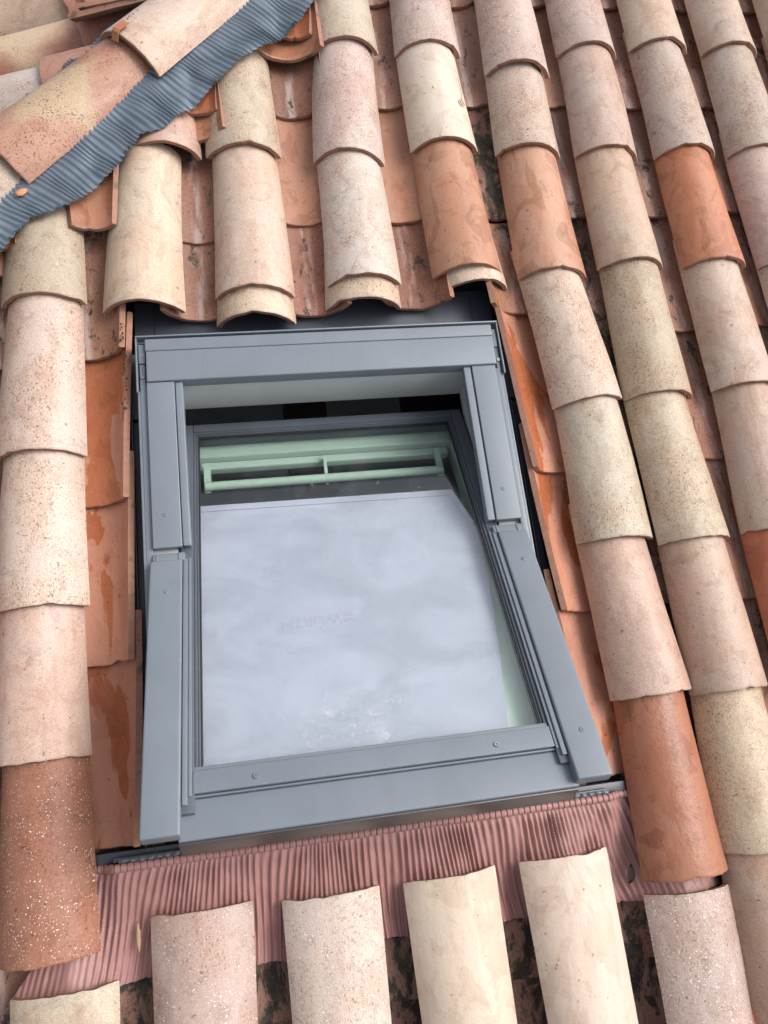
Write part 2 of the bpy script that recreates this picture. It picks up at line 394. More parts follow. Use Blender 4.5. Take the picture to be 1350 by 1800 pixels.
def slab(name, rects, w0, w1, hipclip, frame):
    bm = bmesh.new()
    for (u0, u1, v0, v1) in rects:
        b = bmesh.new(); bmesh.ops.create_cube(b, size=1)
        for x in b.verts: x.co = Vector((u0 if x.co.x < 0 else u1, v0 if x.co.y < 0 else v1, w0 if x.co.z < 0 else w1))
        me = bpy.data.meshes.new('t'); b.to_mesh(me); b.free(); bm.from_mesh(me); bpy.data.meshes.remove(me)
    me = bpy.data.meshes.new(name); bm.to_mesh(me); bm.free()
    clip(me, frame, HIP0, hipclip); return me
roof = link('roof_slope', slab('roof_slope', [(-1.4, .195, -3.2, .5), (.93, 2.3, -3.2, .5), (.195, .93, -1.2, .5), (.195, .93, -3.2, -2.135)], -.185, -.145, -HE, Matrix()), None, M['felt'], ROOF)
tag(roof, 'low pitched roof slope of mixed cream and orange barrel tiles around the skylight', 'roof', kind='structure')
bm = bmesh.new(); bmesh.ops.create_cube(bm, size=1)
for x in bm.verts: x.co = Vector((-1.5 if x.co.x < 0 else 1.2, -1.2 if x.co.y < 0 else .9, -.185 if x.co.z < 0 else -.145))
fme = bpy.data.meshes.new('far_roof_slope'); bm.to_mesh(fme); bm.free(); clip(fme, FAR, HIP0, HE)
far = link('far_roof_slope', fme, None, M['felt'], ROOF @ FAR)
tag(far, 'terracotta tiled roof slope beyond the hip at the upper left', 'roof', kind='structure')

HIPM = (HIP0 + HE * .03, -HE)

# cover tiles, column by column from left to right; (u, v) of each lower end, material, photographed tone
COV = {
 'A': [(-.01, -.70, 'speck', (198, 182, 150)), (-.013, -1.03, 'speck', (196, 178, 146)), (-.016, -1.383, 'speck', (226, 200, 176)), (-.016, -1.696, 'speck', (232, 208, 182)),
       (-.013, -1.976, 'plain', (226, 194, 170)), (-.004, -2.305, 'grit', (186, 120, 82))],
 'B': [(.247, -.648, 'plain', (216, 178, 154)), (.188, -1.056, 'plain', (228, 204, 170))],
 'C': [(.428, -.652, 'speck', (208, 190, 158)), (.429, -1.028, 'plain', (224, 196, 168)), (.425, -1.087, 'speck', (226, 202, 168))],
 'D': [(.694, -.337, 'speck', (206, 190, 160)), (.67, -.67, 'grit', (222, 198, 182)), (.668, -1.009, 'grit', (222, 205, 184)), (.663, -1.059, 'speck', (226, 206, 172))],
 'E': [(.896, -.34, 'grit', (216, 192, 174)), (.898, -.639, 'smooth', (224, 207, 178)), (.905, -.993, 'orange', (196, 138, 114)), (.919, -1.024, 'speck', (228, 200, 168))],
 'F': [(1.123, -.413, 'grit', (212, 186, 168)), (1.11, -.66, 'speck', (216, 192, 168)), (1.108, -1.009, 'orange', (204, 148, 126)), (1.134, -1.34, 'speck', (224, 198, 170)),
       (1.131, -1.664, 'speck', (214, 198, 166)), (1.14, -1.993, 'plain', (216, 182, 156)), (1.136, -2.335, 'orange', (178, 108, 80))],
 'G': [(1.329, -.339, 'speck', (208, 182, 162)), (1.316, -.665, 'plain', (206, 178, 156)), (1.313, -.989, 'plain', (210, 182, 150)), (1.306, -1.336, 'speck', (204, 184, 148)),
       (1.312, -1.68, 'speck', (208, 188, 152)), (1.313, -2.003, 'plain', (208, 176, 148)), (1.298, -2.311, 'speck', (214, 188, 148)), (1.29, -2.64, 'plain', (206, 172, 142))],
 'H': [(1.532, -.322, 'plain', (216, 192, 164)), (1.531, -.663, 'speck', (206, 182, 160)), (1.525, -.996, 'orange', (200, 122, 86)), (1.522, -1.327, 'plain', (216, 192, 168)),
       (1.511, -1.674, 'plain', (206, 178, 152)), (1.515, -2.005, 'orange', (196, 104, 62)), (1.515, -2.34, 'plain', (210, 180, 150)), (1.51, -2.67, 'speck', (210, 184, 154))],
 'I': [(1.74, -.332, 'plain', (206, 182, 158)), (1.732, -.665, 'speck', (206, 186, 162)), (1.73, -1.0, 'plain', (216, 186, 166)), (1.73, -1.335, 'speck', (212, 188, 160)),
       (1.73, -1.67, 'plain', (206, 170, 140)), (1.73, -2.0, 'orange', (196, 112, 72)), (1.73, -2.34, 'plain', (214, 188, 158)), (1.73, -2.67, 'plain', (206, 176, 146))],
 'J': [(1.95, -.335 - .334 * k, ('plain', 'speck', 'orange')[k % 3], ((210, 184, 158), (214, 190, 160), (200, 122, 84))[k % 3]) for k in range(8)],
 'Z': [(-.235, -1.06 - .334 * k, ('plain', 'speck', 'orange')[k % 3], ((200, 150, 120), (206, 176, 146), (186, 104, 68))[k % 3]) for k in range(5)],
}
SHIFT = dict(A=-.017, B=-.008, C=-.003, D=.006, E=.02, F=.022, G=.026, H=.03, I=.032, J=.03, Z=-.02)
SHORT = {('C', 2): .3, ('D', 3): .3, ('E', 3): .3}
LAB = {('E', 2): 'orange cover tile above the right end of the hood', ('H', 2): 'vivid orange cover tile among pale ones', ('F', 6): 'dark orange cover tile beside the lower right corner of the skylight',
       ('A', 5): 'brick red gritty cover tile at the lower left', ('F', 2): 'salmon orange cover tile right of the hood'}
for cn, lst in COV.items():
    # rows above the picture
    u0, v0 = lst[0][0], lst[0][1]
    ext = [(u0 + .004 * k, v0 + .334 * k, 'speck' if k % 2 else 'plain', (210, 186, 160)) for k in (2, 1)] if cn in 'DEFGHIJ' else []
    full = ext + lst
    for k, (u, v, kind, cc) in enumerate(full):
        kk = k - len(ext); lifted = 0.
        if k > 0 and (full[k - 1][1] - v) > .15: ut, vt = full[k - 1][0], full[k - 1][1]
        elif k > 1: ut, vt = full[k - 2][0], full[k - 2][1]
        else: ut, vt = u, v + .33
        if cn == 'B' and kk == 1: ut, vt = .203, -.69
        a = dict(W0=.176 + .004 * math.sin(u * 31 + v * 17), W1=.151)
        wz = 0.
        if (cn, kk) in SHORT: a['L'] = .3; wz = -.016
        if cn == 'F' and kk == 0: wz = .012
        du = SHIFT[cn]
        cover(roof, u + du, v, kind, cc, ut + du, vt, w=wz, hip=HIPM, label=LAB.get((cn, kk)), **a)
# bottom row below the apron: the narrow ends lie downhill, so the upper ends show
for (u, vt, kind, cc, r_) in [(-.003, -2.357, 'plain', (216, 198, 164), .02), (.236, -2.262, 'grit', (206, 176, 156), -.01), (.466, -2.27, 'grit', (226, 206, 184), .0),
                              (.692, -2.269, 'smooth', (228, 206, 174), .02), (.921, -2.266, 'smooth', (231, 207, 178), .015), (1.155, -2.362, 'grit', (208, 184, 166), -.03)]:
    L = .44
    tile(roof, 'cover_tile', u + L * math.sin(r_), vt - L, -.008, kind, cc, rot=r_, L=L, W0=.165, H0=.046, W1=.181, H1=.034, slope=.045)
    tile(roof, 'cover_tile', u + .0 , vt - .40 - .36, .0, 'speck', (214, 190, 160), L=.43)

# channel tiles
OLD = (174, 118, 96); OLD2 = (158, 106, 86); SAL = (188, 126, 102); NEW = (196, 130, 104)
PANS = {
 (.052): [(-.854, 'orange', NEW, dict(w=-.035, W0=.085, W1=.12, H0=.018, H1=.03, L=.3, du=.03)), (-.84, 'old', OLD, dict(w=-.085, H0=.03, H1=.03, du=.03)), (-1.148, 'old', (186, 128, 96), {}), (-1.484, 'wet', (212, 146, 114), {}), (-1.81, 'wet', (208, 138, 104), {}), (-2.142, 'wet', (202, 130, 98), {})],
 (.303): [(-.606, 'orange', NEW, dict(w=-.05, W0=.155, W1=.13, H0=.045, H1=.02, slope=.06)), (-.861, 'old', OLD, {}), (-1.062, 'old', (176, 118, 92), dict(H0=.05, H1=.044, W1=.165))],
 (.552): [(-.362, 'orange', NEW, dict(w=-.05, W0=.16, H0=.045, H1=.03, slope=.06)), (-.504, 'old', OLD2, {}), (-.817, 'orange', SAL, {}), (-1.062, 'old', (170, 104, 78), dict(H0=.05, H1=.044, W1=.165))],
 (.793): [(-.135, 'old', OLD, {}), (-.474, 'old', OLD, {}), (-.818, 'orange', SAL, {}), (-1.054, 'old', (164, 98, 72), dict(H0=.05, H1=.044, W1=.165))],
 (1.02): [(.20, 'old', OLD, {}), (-.135, 'old', SAL, {}), (-.468, 'old', OLD, {}), (-.813, 'moss', OLD, {})],
 (1.243): [(.2, 'old', OLD, {}), (-.129, 'old', SAL, {}), (-.468, 'orange', SAL, {}), (-.813, 'old', OLD, {}), (-1.148, 'moss', OLD2, {}), (-1.479, 'old', OLD, {}), (-1.804, 'moss', OLD, {}), (-2.14, 'old', OLD, {}), (-2.476, 'moss', SAL, {}), (-2.81, 'old', SAL, {})],
 (1.463): [(.2, 'old', OLD, {}), (-.129, 'old', SAL, {}), (-.473, 'old', SAL, {}), (-.815, 'old', OLD, {}), (-1.146, 'old', SAL, {}), (-1.48, 'old', SAL, {}), (-1.812, 'old', SAL, {}), (-2.148, 'old', SAL, {}), (-2.48, 'moss', SAL, {}), (-2.81, 'old', SAL, {})],
 (1.69): [(.2, 'old', OLD, {}), (-.13, 'old', SAL, {}), (-.469, 'old', SAL, {}), (-.806, 'old', SAL, {}), (-1.14, 'old', SAL, {}), (-1.475, 'old', SAL, {}), (-1.81, 'old', SAL, {}), (-2.14, 'old', SAL, {}), (-2.48, 'old', SAL, {}), (-2.81, 'old', SAL, {})],
 (1.905): [(.2, 'old', OLD, {})] + [(-.13 - .337 * k, 'old', SAL, {}) for k in range(9)],
 (-.125): [(-.95, 'orange', NEW, dict(w=-.055, H0=.045, H1=.03, slope=.06))] + [(-1.16 - .337 * k, 'moss' if k % 2 else 'old', OLD2, {}) for k in range(6)],
 (-.35): [(-1.2 - .337 * k, 'old', OLD, {}) for k in range(5)],
}
for u, lst in PANS.items():
    for v, kind, cc, a in lst: pan(roof, u, v, kind, cc, hip=HIPM, **dict({'w': -.088 if v > -2.1 or not -.2 < u < 1.3 or u == .052 else -.116}, **dict(dict(H0=.038, H1=.038) if v < -2.1 and u in (-.125, 1.243) else {}, **a)))
# channels flanking the skylight on the right, their left lips showing; first one old and lichened
for v, uu, kind, cc in [(-1.08, 1.048, 'old', (186, 118, 84)), (-1.486, 1.080, 'wet', (212, 140, 106)), (-1.802, 1.086, 'wet', (210, 138, 104)), (-2.138, 1.092, 'wet', (210, 142, 112))]:
    pan(roof, uu, v, kind, cc, rot=.015, **({'w': -.082, 'L': .26} if v == -1.08 else {}))
# channels under the apron and the bottom row
for i, (u, cc) in enumerate([(.118, OLD2), (.35, OLD), (.578, OLD), (.808, SAL), (1.035, SAL)]):
    pan(roof, u, -2.48, 'moss', cc, w=-.116, H0=.038, H1=.038); pan(roof, u, -2.81, 'moss', cc, w=-.116, H0=.038, H1=.038); pan(roof, u, -3.14, 'old', cc, w=-.116)
# small off-cuts laid in the channel mouths at the hip, and a broken piece at the lower right
for (u, v, wz, W) in [(.325, -.545, -.022, .085), (.565, -.315, -.022, .09), (-.118, -.90, -.025, .08)]:
    pan(roof, u, v, 'orange', (196, 112, 80), w=wz - .008, W0=W, W1=W + .03, H0=.016, H1=.012, L=.2, slope=.09, hip=HIPM)
pan(roof, 1.268, -2.62, 'grit', (200, 130, 104), w=-.06, L=.17, W0=.10, W1=.05, H0=.02, H1=.012, rot=.12)

# far slope tiles (they run down to the left behind the hip)
HIPF = (HIP0 - HE * .03, HE)
for k, (u2, v2, kind, cc, L) in enumerate([(-.61, -.26, 'cloud_far', (196, 128, 100), .43), (-.61, .145, 'plain', (206, 138, 108), .43), (-.40, -.27, 'grit', (216, 200, 182), .46), (-.40, .06, 'plain', (206, 150, 120), .43),
        (-.19, -.32, 'plain', (200, 134, 106), .43), (-.83, -.27, 'plain', (204, 176, 148), .43), (-.83, .08, 'plain', (204, 140, 110), .43), (-.83, .42, 'plain', (204, 160, 130), .43), (-.61, .48, 'plain', (210, 180, 150), .43),
        (-1.05, -.1, 'plain', (204, 160, 130), .43), (-1.05, .24, 'speck', (204, 170, 140), .43), (-1.05, .57, 'speck', (204, 170, 140), .43), (.03, -.34, 'speck', (210, 184, 156), .43), (.25, -.45, 'plain', (206, 150, 120), .43), (-.19, -.64, 'plain', (200, 150, 126), .43), (-.4, -.6, 'plain', (200, 150, 126), .43), (-.61, -.6, 'plain', (200, 150, 126), .43)]):
    o = tile(far, 'cover_tile', 0, 0, 0, kind, cc, frame=None, L=L)
    loc = Matrix.Translation((u2, v2, 0)); o.matrix_basis = loc
    if not clip(o.data, FAR @ loc, *HIPF): bpy.data.objects.remove(o)
for u2 in (-.94, -.72, -.505, -.295, -.08, .14):
    for v2 in (-.95, -.62, -.28, .06, .40, .74):
        o = tile(far, 'channel_tile', 0, 0, 0, 'old', SAL, **PAN); loc = Matrix.Translation((u2, v2, -.088)); o.matrix_basis = loc
        if not clip(o.data, FAR @ loc, *HIPF): bpy.data.objects.remove(o)
for (u2, v2, h, W) in [(-.565, .155, .012, .14), (-.555, .185, .022, .10)]:
    a = dict(PAN); a.update(W0=W, W1=W + .02, H0=.03, H1=.03, L=.3)
    o = tile(far, 'channel_tile', 0, 0, 0, 'orange', (206, 132, 98), **a); loc = Matrix.Translation((u2, v2, h)); o.matrix_basis = loc
    if not clip(o.data, FAR @ loc, *HIPF): bpy.data.objects.remove(o)

# ------------------------------------------------------------------ hip: crimped strip and hip tiles
hip = Thing('roof_hip', tuple(HIP0), 'diagonal roof hip of large clay tiles bedded on crimped blue grey strip', 'roof hip')
HT = Matrix((HS, HD, HN)).transposed().to_4x4()
def hip_tile(edge, kind, cc, label, L=.47, W=.20, H=.066):
    ap = Vector(edge) + HN * H - HS * (W / 2); m4 = HT.copy(); m4.translation = ap
    tseed[0] += 1
    me = barrel(L=L, W0=W, H0=H, W1=W - .03, H1=H - .008, th=.014, slope=.05, seed=tseed[0], chips=2)
    o = hip.part('hip_tile', me, [M[kind], M['body']], m4, label); o.color = col(cc); return o, m4
E0 = Vector((-.04, -.781, .02)); E1 = Vector((.247, -.4965, .026))
hip_tile(E0 - HD * .395, 'speck', (196, 176, 146), 'olive beige hip tile at the left edge of the picture')
hip_tile(E0, 'cloud', (200, 146, 112), 'terracotta hip tile with a yellow cloud in its middle')
ht, hm = hip_tile(E1, 'plain', (224, 198, 172), 'cream hip tile held by a copper clip')
hip_tile(E1 + HD * .40, 'plain', (214, 186, 160), 'pale hip tile leaving the picture at the top')
# strip: finely crimped, dressed over the tile crowns
edge_m = [(-.34, -1.16), (-.22, -1.04), (-.105, -.938), (-.054, -.87), (-.037, -.866), (.046, -.822), (.114, -.749), (.145, -.717), (.197, -.64), (.242, -.626), (.289, -.574), (.323, -.549), (.401, -.457), (.459, -.405), (.495, -.382), (.546, -.346), (.593, -.288), (.643, -.214), (.75, -.10), (.86, .0)]
eq = sorted(((Vector((a, b, 0)) - HIP0).dot(HD), (Vector((a, b, 0)) - HIP0).dot(HE)) for a, b in edge_m)
def q_at(t):
    for (t0, q0), (t1, q1) in zip(eq, eq[1:]):
        if t0 <= t <= t1: return q0 + (q1 - q0) * (t - t0) / (t1 - t0)
    return eq[0][1] if t < eq[0][0] else eq[-1][1]
def strip(side):
    vs = []; fs = []; per = .0125; t0, t1 = -.42, .98; nt_ = int((t1 - t0) / per * 8); nq = 18
    for i in range(nt_ + 1):
        t = t0 + (t1 - t0) * i / nt_
        for j in range(nq + 1):
            f = j / nq
            if side > 0: qe = q_at(t) + .003 * mnoise.noise(Vector((t * 40, 0, 0)))
            else: qe = .178 + .035 * mnoise.noise(Vector((t * 9, 5, 0))) + .01 * mnoise.noise(Vector((t * 40, 7, 0)))
            q = .02 + (qe - .02) * f
            ts = t + .012 * mnoise.noise(Vector((t * 14, f * 1.5, 2))) * f + .004 * f * math.sin(t * 60) + .02 * (f - .5)
            if side > 0:
                P = HIP0 + HD * ts + HE * q; u = P.x
                d = abs(((u + .015) / .22 + .5) % 1 - .5) * 2          # 0 on a cover crown, 1 over a channel
                base = .010 - .015 * (d ** 2) * max(0, f - .45) / .55 + .018 * (1 - f) ** 2
                n_ = Vector((0, 0, 1))
            else:
                P = HIP0 + HD * ts - (HE - N2 * HE.dot(N2)).normalized() * q
                base = .009 + .018 * (1 - f) ** 2 - .02 * f * f; n_ = N2
            ph = 2 * math.pi * (t / per + .6 * mnoise.noise(Vector((t * 22, f * 1.6, 9)))); amp = .0026 * (.35 + .65 * f) * (1 + .9 * mnoise.noise(Vector((t * 33, f * 3, 4))))
            hgt = base + amp * math.sin(ph) + .006 * f * mnoise.noise(Vector((t * 24, q * 24, 3 + side)))
            vs.append(P + n_ * hgt)
    n = nq + 1; m = len(vs)
    vs = vs + [v - (Vector((0, 0, .0012)) if side > 0 else N2 * .0012) for v in vs]
    for i in range(nt_):
        for j in range(nq):
            a = i * n + j; f_ = (a, a + 1, a + n + 1, a + n) if side < 0 else (a, a + n, a + n + 1, a + 1)
            fs.append(f_[::-1]); fs.append(tuple(x + m for x in f_))
    for i in range(nt_):
        a = i * n + nq; fs.append((a, a + n, a + n + m, a + m))
    return mesh('crimped_strip', vs, fs, 80)
hip.part('crimped_strip', strip(1), M['lead'], None, 'crimped strip dressed down onto the near slope')
hip.part('crimped_strip', strip(-1), M['lead'], None, 'crimped strip dressed down onto the far slope')
# copper clip hooked over the lower rim of the cream hip tile
cp = []; prof = [(-.012, -.014), (-.006, -.004), (-.003, .003), (.004, .006), (.020, .0055), (.034, .004)]
vs = []; fs = []
for s_ in (-.010, .010):
    for (y, z) in prof: vs += [(s_, y, z), (s_, y - .0008, z + .0022)]
npf = len(prof)
for k in range(npf - 1):
    a = 2 * k; b = a + 2 * npf
    fs += [(a, a + 2, b + 2, b), (a + 1, b + 1, b + 3, a + 3), (a, a + 1, a + 3, a + 2), (b, b + 2, b + 3, b + 1)]
fs += [(0, 2 * npf, 2 * npf + 1, 1), (2 * npf - 2, 2 * npf - 1, 4 * npf - 1, 4 * npf - 2)]
hip.part('clip', mesh('clip', vs, fs), M['copper'], hm @ Matrix.Translation((-.004, -.001, .002)), 'small copper clip on the crest of the cream hip tile')
# row of small marks pressed along the cream hip tile
rn = random.Random(5); bl = []
for k in range(26):
    if k in (4, 5, 11, 12, 17): continue
    y = .05 + k * .0125; x0 = -.028
    for _ in range(2):
        xx = x0 + rn.uniform(-.005, .005); yy = y + rn.uniform(-.003, .003)
        Rr = .11; z = -.05 * yy - (Rr - math.sqrt(Rr * Rr - xx * xx)) + .0002
        bl.append(((xx - .0015, yy - .0006, z - .001), (xx + .0015, yy + rn.uniform(.0005, .003), z + .0006)))
hip.part('pressed_mark', boxes('pressed_mark', bl, 0), M['leaf'], hm, 'row of small illegible marks pressed into the cream hip tile')['kind'] = 'stuff'

# ------------------------------------------------------------------ flashing round the skylight
fl = Thing('window_flashing', (.56, -2.17, -.07), 'slate grey flashing round the skylight with pleated terracotta apron below', 'flashing')
fl.part('head_panel', boxes('head_panel', [((.15, -1.165, -.112), (.985, -1.0, -.108)), ((.15, -1.002, -.138), (.985, -.86, -.134)), ((.195, -1.16, -.1078), (.1965, -1.0, -.105)), ((.935, -1.16, -.1078), (.9365, -1.0, -.105))]), M['slate'])
for lo, hi in ((.128, .172), (.955, 1.005)):
    m_ = (lo + hi) / 2
    fl.part('side_channel', boxes('side_channel', [((lo, -2.16, -.098), (hi, -1.3, -.094)), ((m_ - .009, -2.15, -.094), (m_ - .006, -1.3, -.075)), ((m_ + .004, -2.15, -.094), (m_ + .007, -1.3, -.082)),
        ((lo, -1.295, -.092), (hi, -1.14, -.088))]), M['slate'])
fl.part('sill_strip', boxes('sill_strip', [((.045, -2.168, -.125), (1.085, -2.150, -.068)), ((.09, -2.166, -.068), (1.03, -2.158, -.050))]), M['slate'])
# crumpled foil joint between sill and apron
vs = []; fs = []; n = 420
for i in range(n + 1):
    u = .10 + .93 * i / n
    for j in range(5):
        f = j / 4
        vs.append((u, -2.160 - .010 * f, -.045 + .002 * math.sin(math.pi * f) + .0022 * mnoise.noise(Vector((u * 120, f * 2, 0))) + .0015 * math.sin(u * 420)))
for i in range(n):
    for j in range(4): a = i * 5 + j; fs.append((a, a + 1, a + 6, a + 5))
fl.part('foil_joint', mesh('foil_joint', vs, fs, 60), M['grey_dark'])
def dip(u): return .03 * max(0., min(1., (.095 - u) / .03, 1.)) + .03 * max(0., min(1., (u - 1.03) / .03))
def apron_mesh():
    vs = []; fs = []; nu, nv = 1500, 34; rnd = random.Random(3)
    for i in range(nu + 1):
        s = i / nu
        for j in range(nv + 1):
            f = j / nv
            ut = .052 + 1.034 * s; ub = -.100 + 1.352 * s
            u = ut + (ub - ut) * f ** 1.1
            vb = -2.372 - .004 * math.sin(s * 23) + .003 * mnoise.noise(Vector((s * 60, 1, 1)))
            v = -2.176 + (vb + 2.176) * f
            d = abs(((u - .008) / .2295 + .5) % 1 - .5) * 2                 # 0 at a cover column, 1 in a channel
            dress = -.058 - .046 * (d ** 1.2) * min(1, f * 1.25)
            w_ = -dip(u) * (1 - f) - .046 * (1 - min(1, f * 2.2)) + dress * min(1, f * 2.2) + .007 * mnoise.noise(Vector((u * 9, v * 9, 2))) * f
            # pleats fan a little and close up over the channels
            ph = 2 * math.pi * ((.35 * (.052 + 1.034 * s) + .65 * u) / .0105 + 1.0 * math.sin(2 * math.pi * (u - .008) / .2295) * (1 - .75 * f) + .95 * mnoise.noise(Vector((u * 13, f * .9, 5))) + .10 * mnoise.noise(Vector((u * 40, f * 2, 7))))
            sh = math.sin(ph); sh = math.copysign(abs(sh) ** .75, sh)
            amp = .0032 * min(1, f * 9) * (.55 + .45 * (1 - .55 * f)) * (1 + .8 * mnoise.noise(Vector((u * 38, f * 2.5, 8))) + .4 * mnoise.noise(Vector((u * 90, f * 7, 18))))
            fl_ = 1 - .75 * max(0, 1 - d * 2.2) * max(0, min(1, (f - .25) * 3))      # beaten flat over the covers
            vs.append((u, v, w_ + amp * sh * fl_ + .0012 * mnoise.noise(Vector((u * 90, v * 60, 1)))))
    n = nv + 1
    for i in range(nu):
        for j in range(nv): a = i * n + j; fs.append((a, a + 1, a + n + 1, a + n))
    return mesh('pleated_apron', vs, fs, 80)
fl.part('pleated_apron', apron_mesh(), M['apron'], None, 'pleated dusty pink apron below the skylight')
# rolled bead with crimps along the top of the apron
vs = []; fs = []; n = 1400; kk = 10
for i in range(n + 1):
    u = .050 + 1.037 * i / n; cr = min(1, abs(math.sin(math.pi * u / .0115)) * 2.5)
    r_ = .0066 * (.62 + .38 * cr) * (1 + .1 * mnoise.noise(Vector((u * 40, 0, 0)))); dv = .0015 * mnoise.noise(Vector((u * 7, 2, 0)))
    for k in range(kk): t = 2 * math.pi * k / kk; vs.append((u, -2.1745 + dv + r_ * 1.15 * math.cos(t), -.042 - dip(u) + r_ * math.sin(t)))
for i in range(n):
    for k in range(kk): fs.append((i * kk + k, (i + 1) * kk + k, (i + 1) * kk + (k + 1) % kk, i * kk + (k + 1) % kk))
fl.part('apron_bead', mesh('apron_bead', vs, fs, 60), M['apron'])

# ------------------------------------------------------------------ skylight
sk = Thing('skylight', (.56, -1.63, -.13), 'grey centre pivot roof window standing open among the barrel tiles', 'skylight')
fr = sk.part('frame', boxes('frame', [((.174, -2.128, -.16), (.232, -1.165, -.022)), ((.890, -2.128, -.16), (.947, -1.165, -.022)), ((.2321, -1.246, -.16), (.8899, -1.166, -.022)), ((.2321, -2.127, -.16), (.8899, -2.09, -.045))], .002), M['lining'], None, 'pale inner frame lining the opening')
def sub(par, name, me, mat, m4=None, label=None):
    o = link(name, me, par, mat, LOC[par.name].inverted() @ sk.inv @ (m4 if m4 is not None else Matrix()))
    if label: o['label'] = label
    return o
sub(fr, 'outer_skirt', boxes('outer_skirt', [((.167, -2.13, -.1), (.1735, -1.266, -.012)), ((.173, -2.13, -.0215), (.186, -1.256, -.010))]), M['grey'])
sub(fr, 'outer_skirt', boxes('outer_skirt', [((.9475, -2.13, -.1), (.954, -1.266, -.012)), ((.934, -2.13, -.0215), (.948, -1.256, -.010))]), M['grey'])
sub(fr, 'outer_skirt', boxes('outer_skirt', [((.175, -2.136, -.1), (.946, -2.1285, -.03))]), M['mirror_strip'])
# hood over the head of the window
hd = sk.part('hood', boxes('hood', [((.188, -1.252, -.03), (.937, -1.183, .004)), ((.186, -1.181, -.03), (.939, -1.153, .001)), ((.190, -1.184, -.03), (.935, -1.180, -.004))], .003, 3), M['grey'])
sub(hd, 'drip_edge', boxes('drip_edge', [((.167, -1.1475, -.05), (.955, -1.144, .0)), ((.167, -1.1525, -.0225), (.955, -1.1475, -.020))], .0008), M['grey'])
for a, b in ((.1665, .1695), (.9525, .9555)):
    sub(hd, 'end_cap', boxes('end_cap', [((a, -1.272, -.05), (b, -1.148, -.002))], .0008), M['grey'])
for a, b in ((.1715, .1845), (.9405, .951)):
    sub(hd, 'hinge_cover', boxes('hinge_cover', [((a, -1.204, -.04), (b, -1.160, -.009)), ((a + .001, -1.262, -.04), (b - .001, -1.2055, -.011))], .0015), M['grey'])
scr = disc_screw('screw', .0045, .003)
for x in (.1785, .9465): sub(hd, 'screw', scr.copy(), M['steel'], Matrix.Translation((x, -1.236, -.0112)))
# upper side covers
for nm, main, step in (('l', (.187, .2425), (.2440, .259)), ('r', (.880, .9335), (.862, .8785))):
    sc = sk.part('side_cover', boxes('side_cover', [((main[0], -1.606, -.02), (main[1], -1.253, .0)), ((min(main[0], step[0]) + .01, -1.600, -.02), (max(main[1], step[1]) - .01, -1.26, -.012)), ((step[0], -1.604, -.026), (step[1], -1.253, -.004))], .0018, 3), M['grey'])
    sub(sc, 'rivet', disc_screw('rivet', .0045, .0014), M['grey'], Matrix.Translation(((main[0] + main[1]) / 2 - .002, -1.539, .0)))
# sash: its own frame, s along the sash from the pivot, h off the glass
TH = R(23.8)
SA = Matrix(((1, 0, 0, 0), (0, math.cos(TH), math.sin(TH), -1.62), (0, -math.sin(TH), math.cos(TH), 0), (0, 0, 0, 1)))
for nm, main, s1, s2, ins in (('l', (.181, .2415), (.2430, .2515), (.2525, .258), (.186, .246)), ('r', (.8765, .938), (.8665, .875), (.8605, .8655), (.870, .932))):
    lc = sk.part('sash_side_cover', boxes('sash_side_cover', [((main[0], -.534, -.026), (main[1], -.013, .0))], .004, 3), M['grey'], SA)
    sub(lc, 'edge_strip', boxes('edge_strip', [((s1[0], -.488, -.03), (s1[1], -.008, -.006))], .0012), M['grey'], SA)
    sub(lc, 'edge_strip', boxes('edge_strip', [((s2[0], -.474, -.034), (s2[1], -.004, -.010))], .001), M['grey'], SA)
    sub(lc, 'pivot_insert', boxes('pivot_insert', [((ins[0], -.0125, -.028), (ins[1], .006, -.004)), ((ins[0] + .006, -.0127, -.02), (ins[0] + .010, .004, -.002)), ((ins[1] - .012, -.0127, -.02), (ins[1] - .009, .004, -.002))], .001), M['grey'], SA)
    cx = (main[0] + main[1]) / 2
    for s_ in ((-.087, -.452) if nm == 'r' else (-.087,)):
        sub(lc, 'rivet', disc_screw('rivet', .0045, .0014), M['grey'], SA @ Matrix.Translation((cx + (.003 if nm == 'r' else .002), s_, .0)))
sash = sk.part('sash', boxes('sash', [((.237, -.50, -.062), (.262, .372, -.012)), ((.860, -.50, -.062), (.885, .372, -.012)), ((.2625, .350, -.062), (.8595, .372, -.012)), ((.2625, -.50, -.062), (.8595, -.44, -.03))], .002), M['grey_dark'], SA)
sub(sash, 'glazing_bead', boxes('glazing_bead', [((.2625, -.44, -.03), (.2675, .3455, -.016)), ((.8545, -.44, -.03), (.8595, .3455, -.016)), ((.2625, .346, -.03), (.8595, .3495, -.016)), ((.268, -.44, -.03), (.2715, .342, -.0205)), ((.8505, -.44, -.03), (.854, .342, -.0205)), ((.268, .3425, -.03), (.854, .3455, -.0205))], .0008), M['grey_dark'], SA)
sub(sash, 'gasket', boxes('gasket', [((.272, -.43, -.03), (.2745, .338, -.0225)), ((.8475, -.43, -.03), (.850, .338, -.0225)), ((.272, .3385, -.03), (.850, .3415, -.0225))], .0005), M['black'], SA)
br = sub(sash, 'bottom_rail', boxes('bottom_rail', [((.2595, -.470, -.03), (.8595, -.4335, -.011)), ((.2595, -.4325, -.03), (.8595, -.4255, -.015)), ((.2585, -.4745, -.04), (.8605, -.4710, -.017))], .0015, 3), M['grey'], SA)
sub(sash, 'drip_rail', boxes('drip_rail', [((.236, -.538, -.045), (.884, -.475, -.021))], .003, 3), M['grey'], SA)
sub(sash, 'drip_lip', boxes('drip_lip', [((.236, -.5415, -.080), (.884, -.5385, -.027))], .001), M['mirror_strip'], SA)
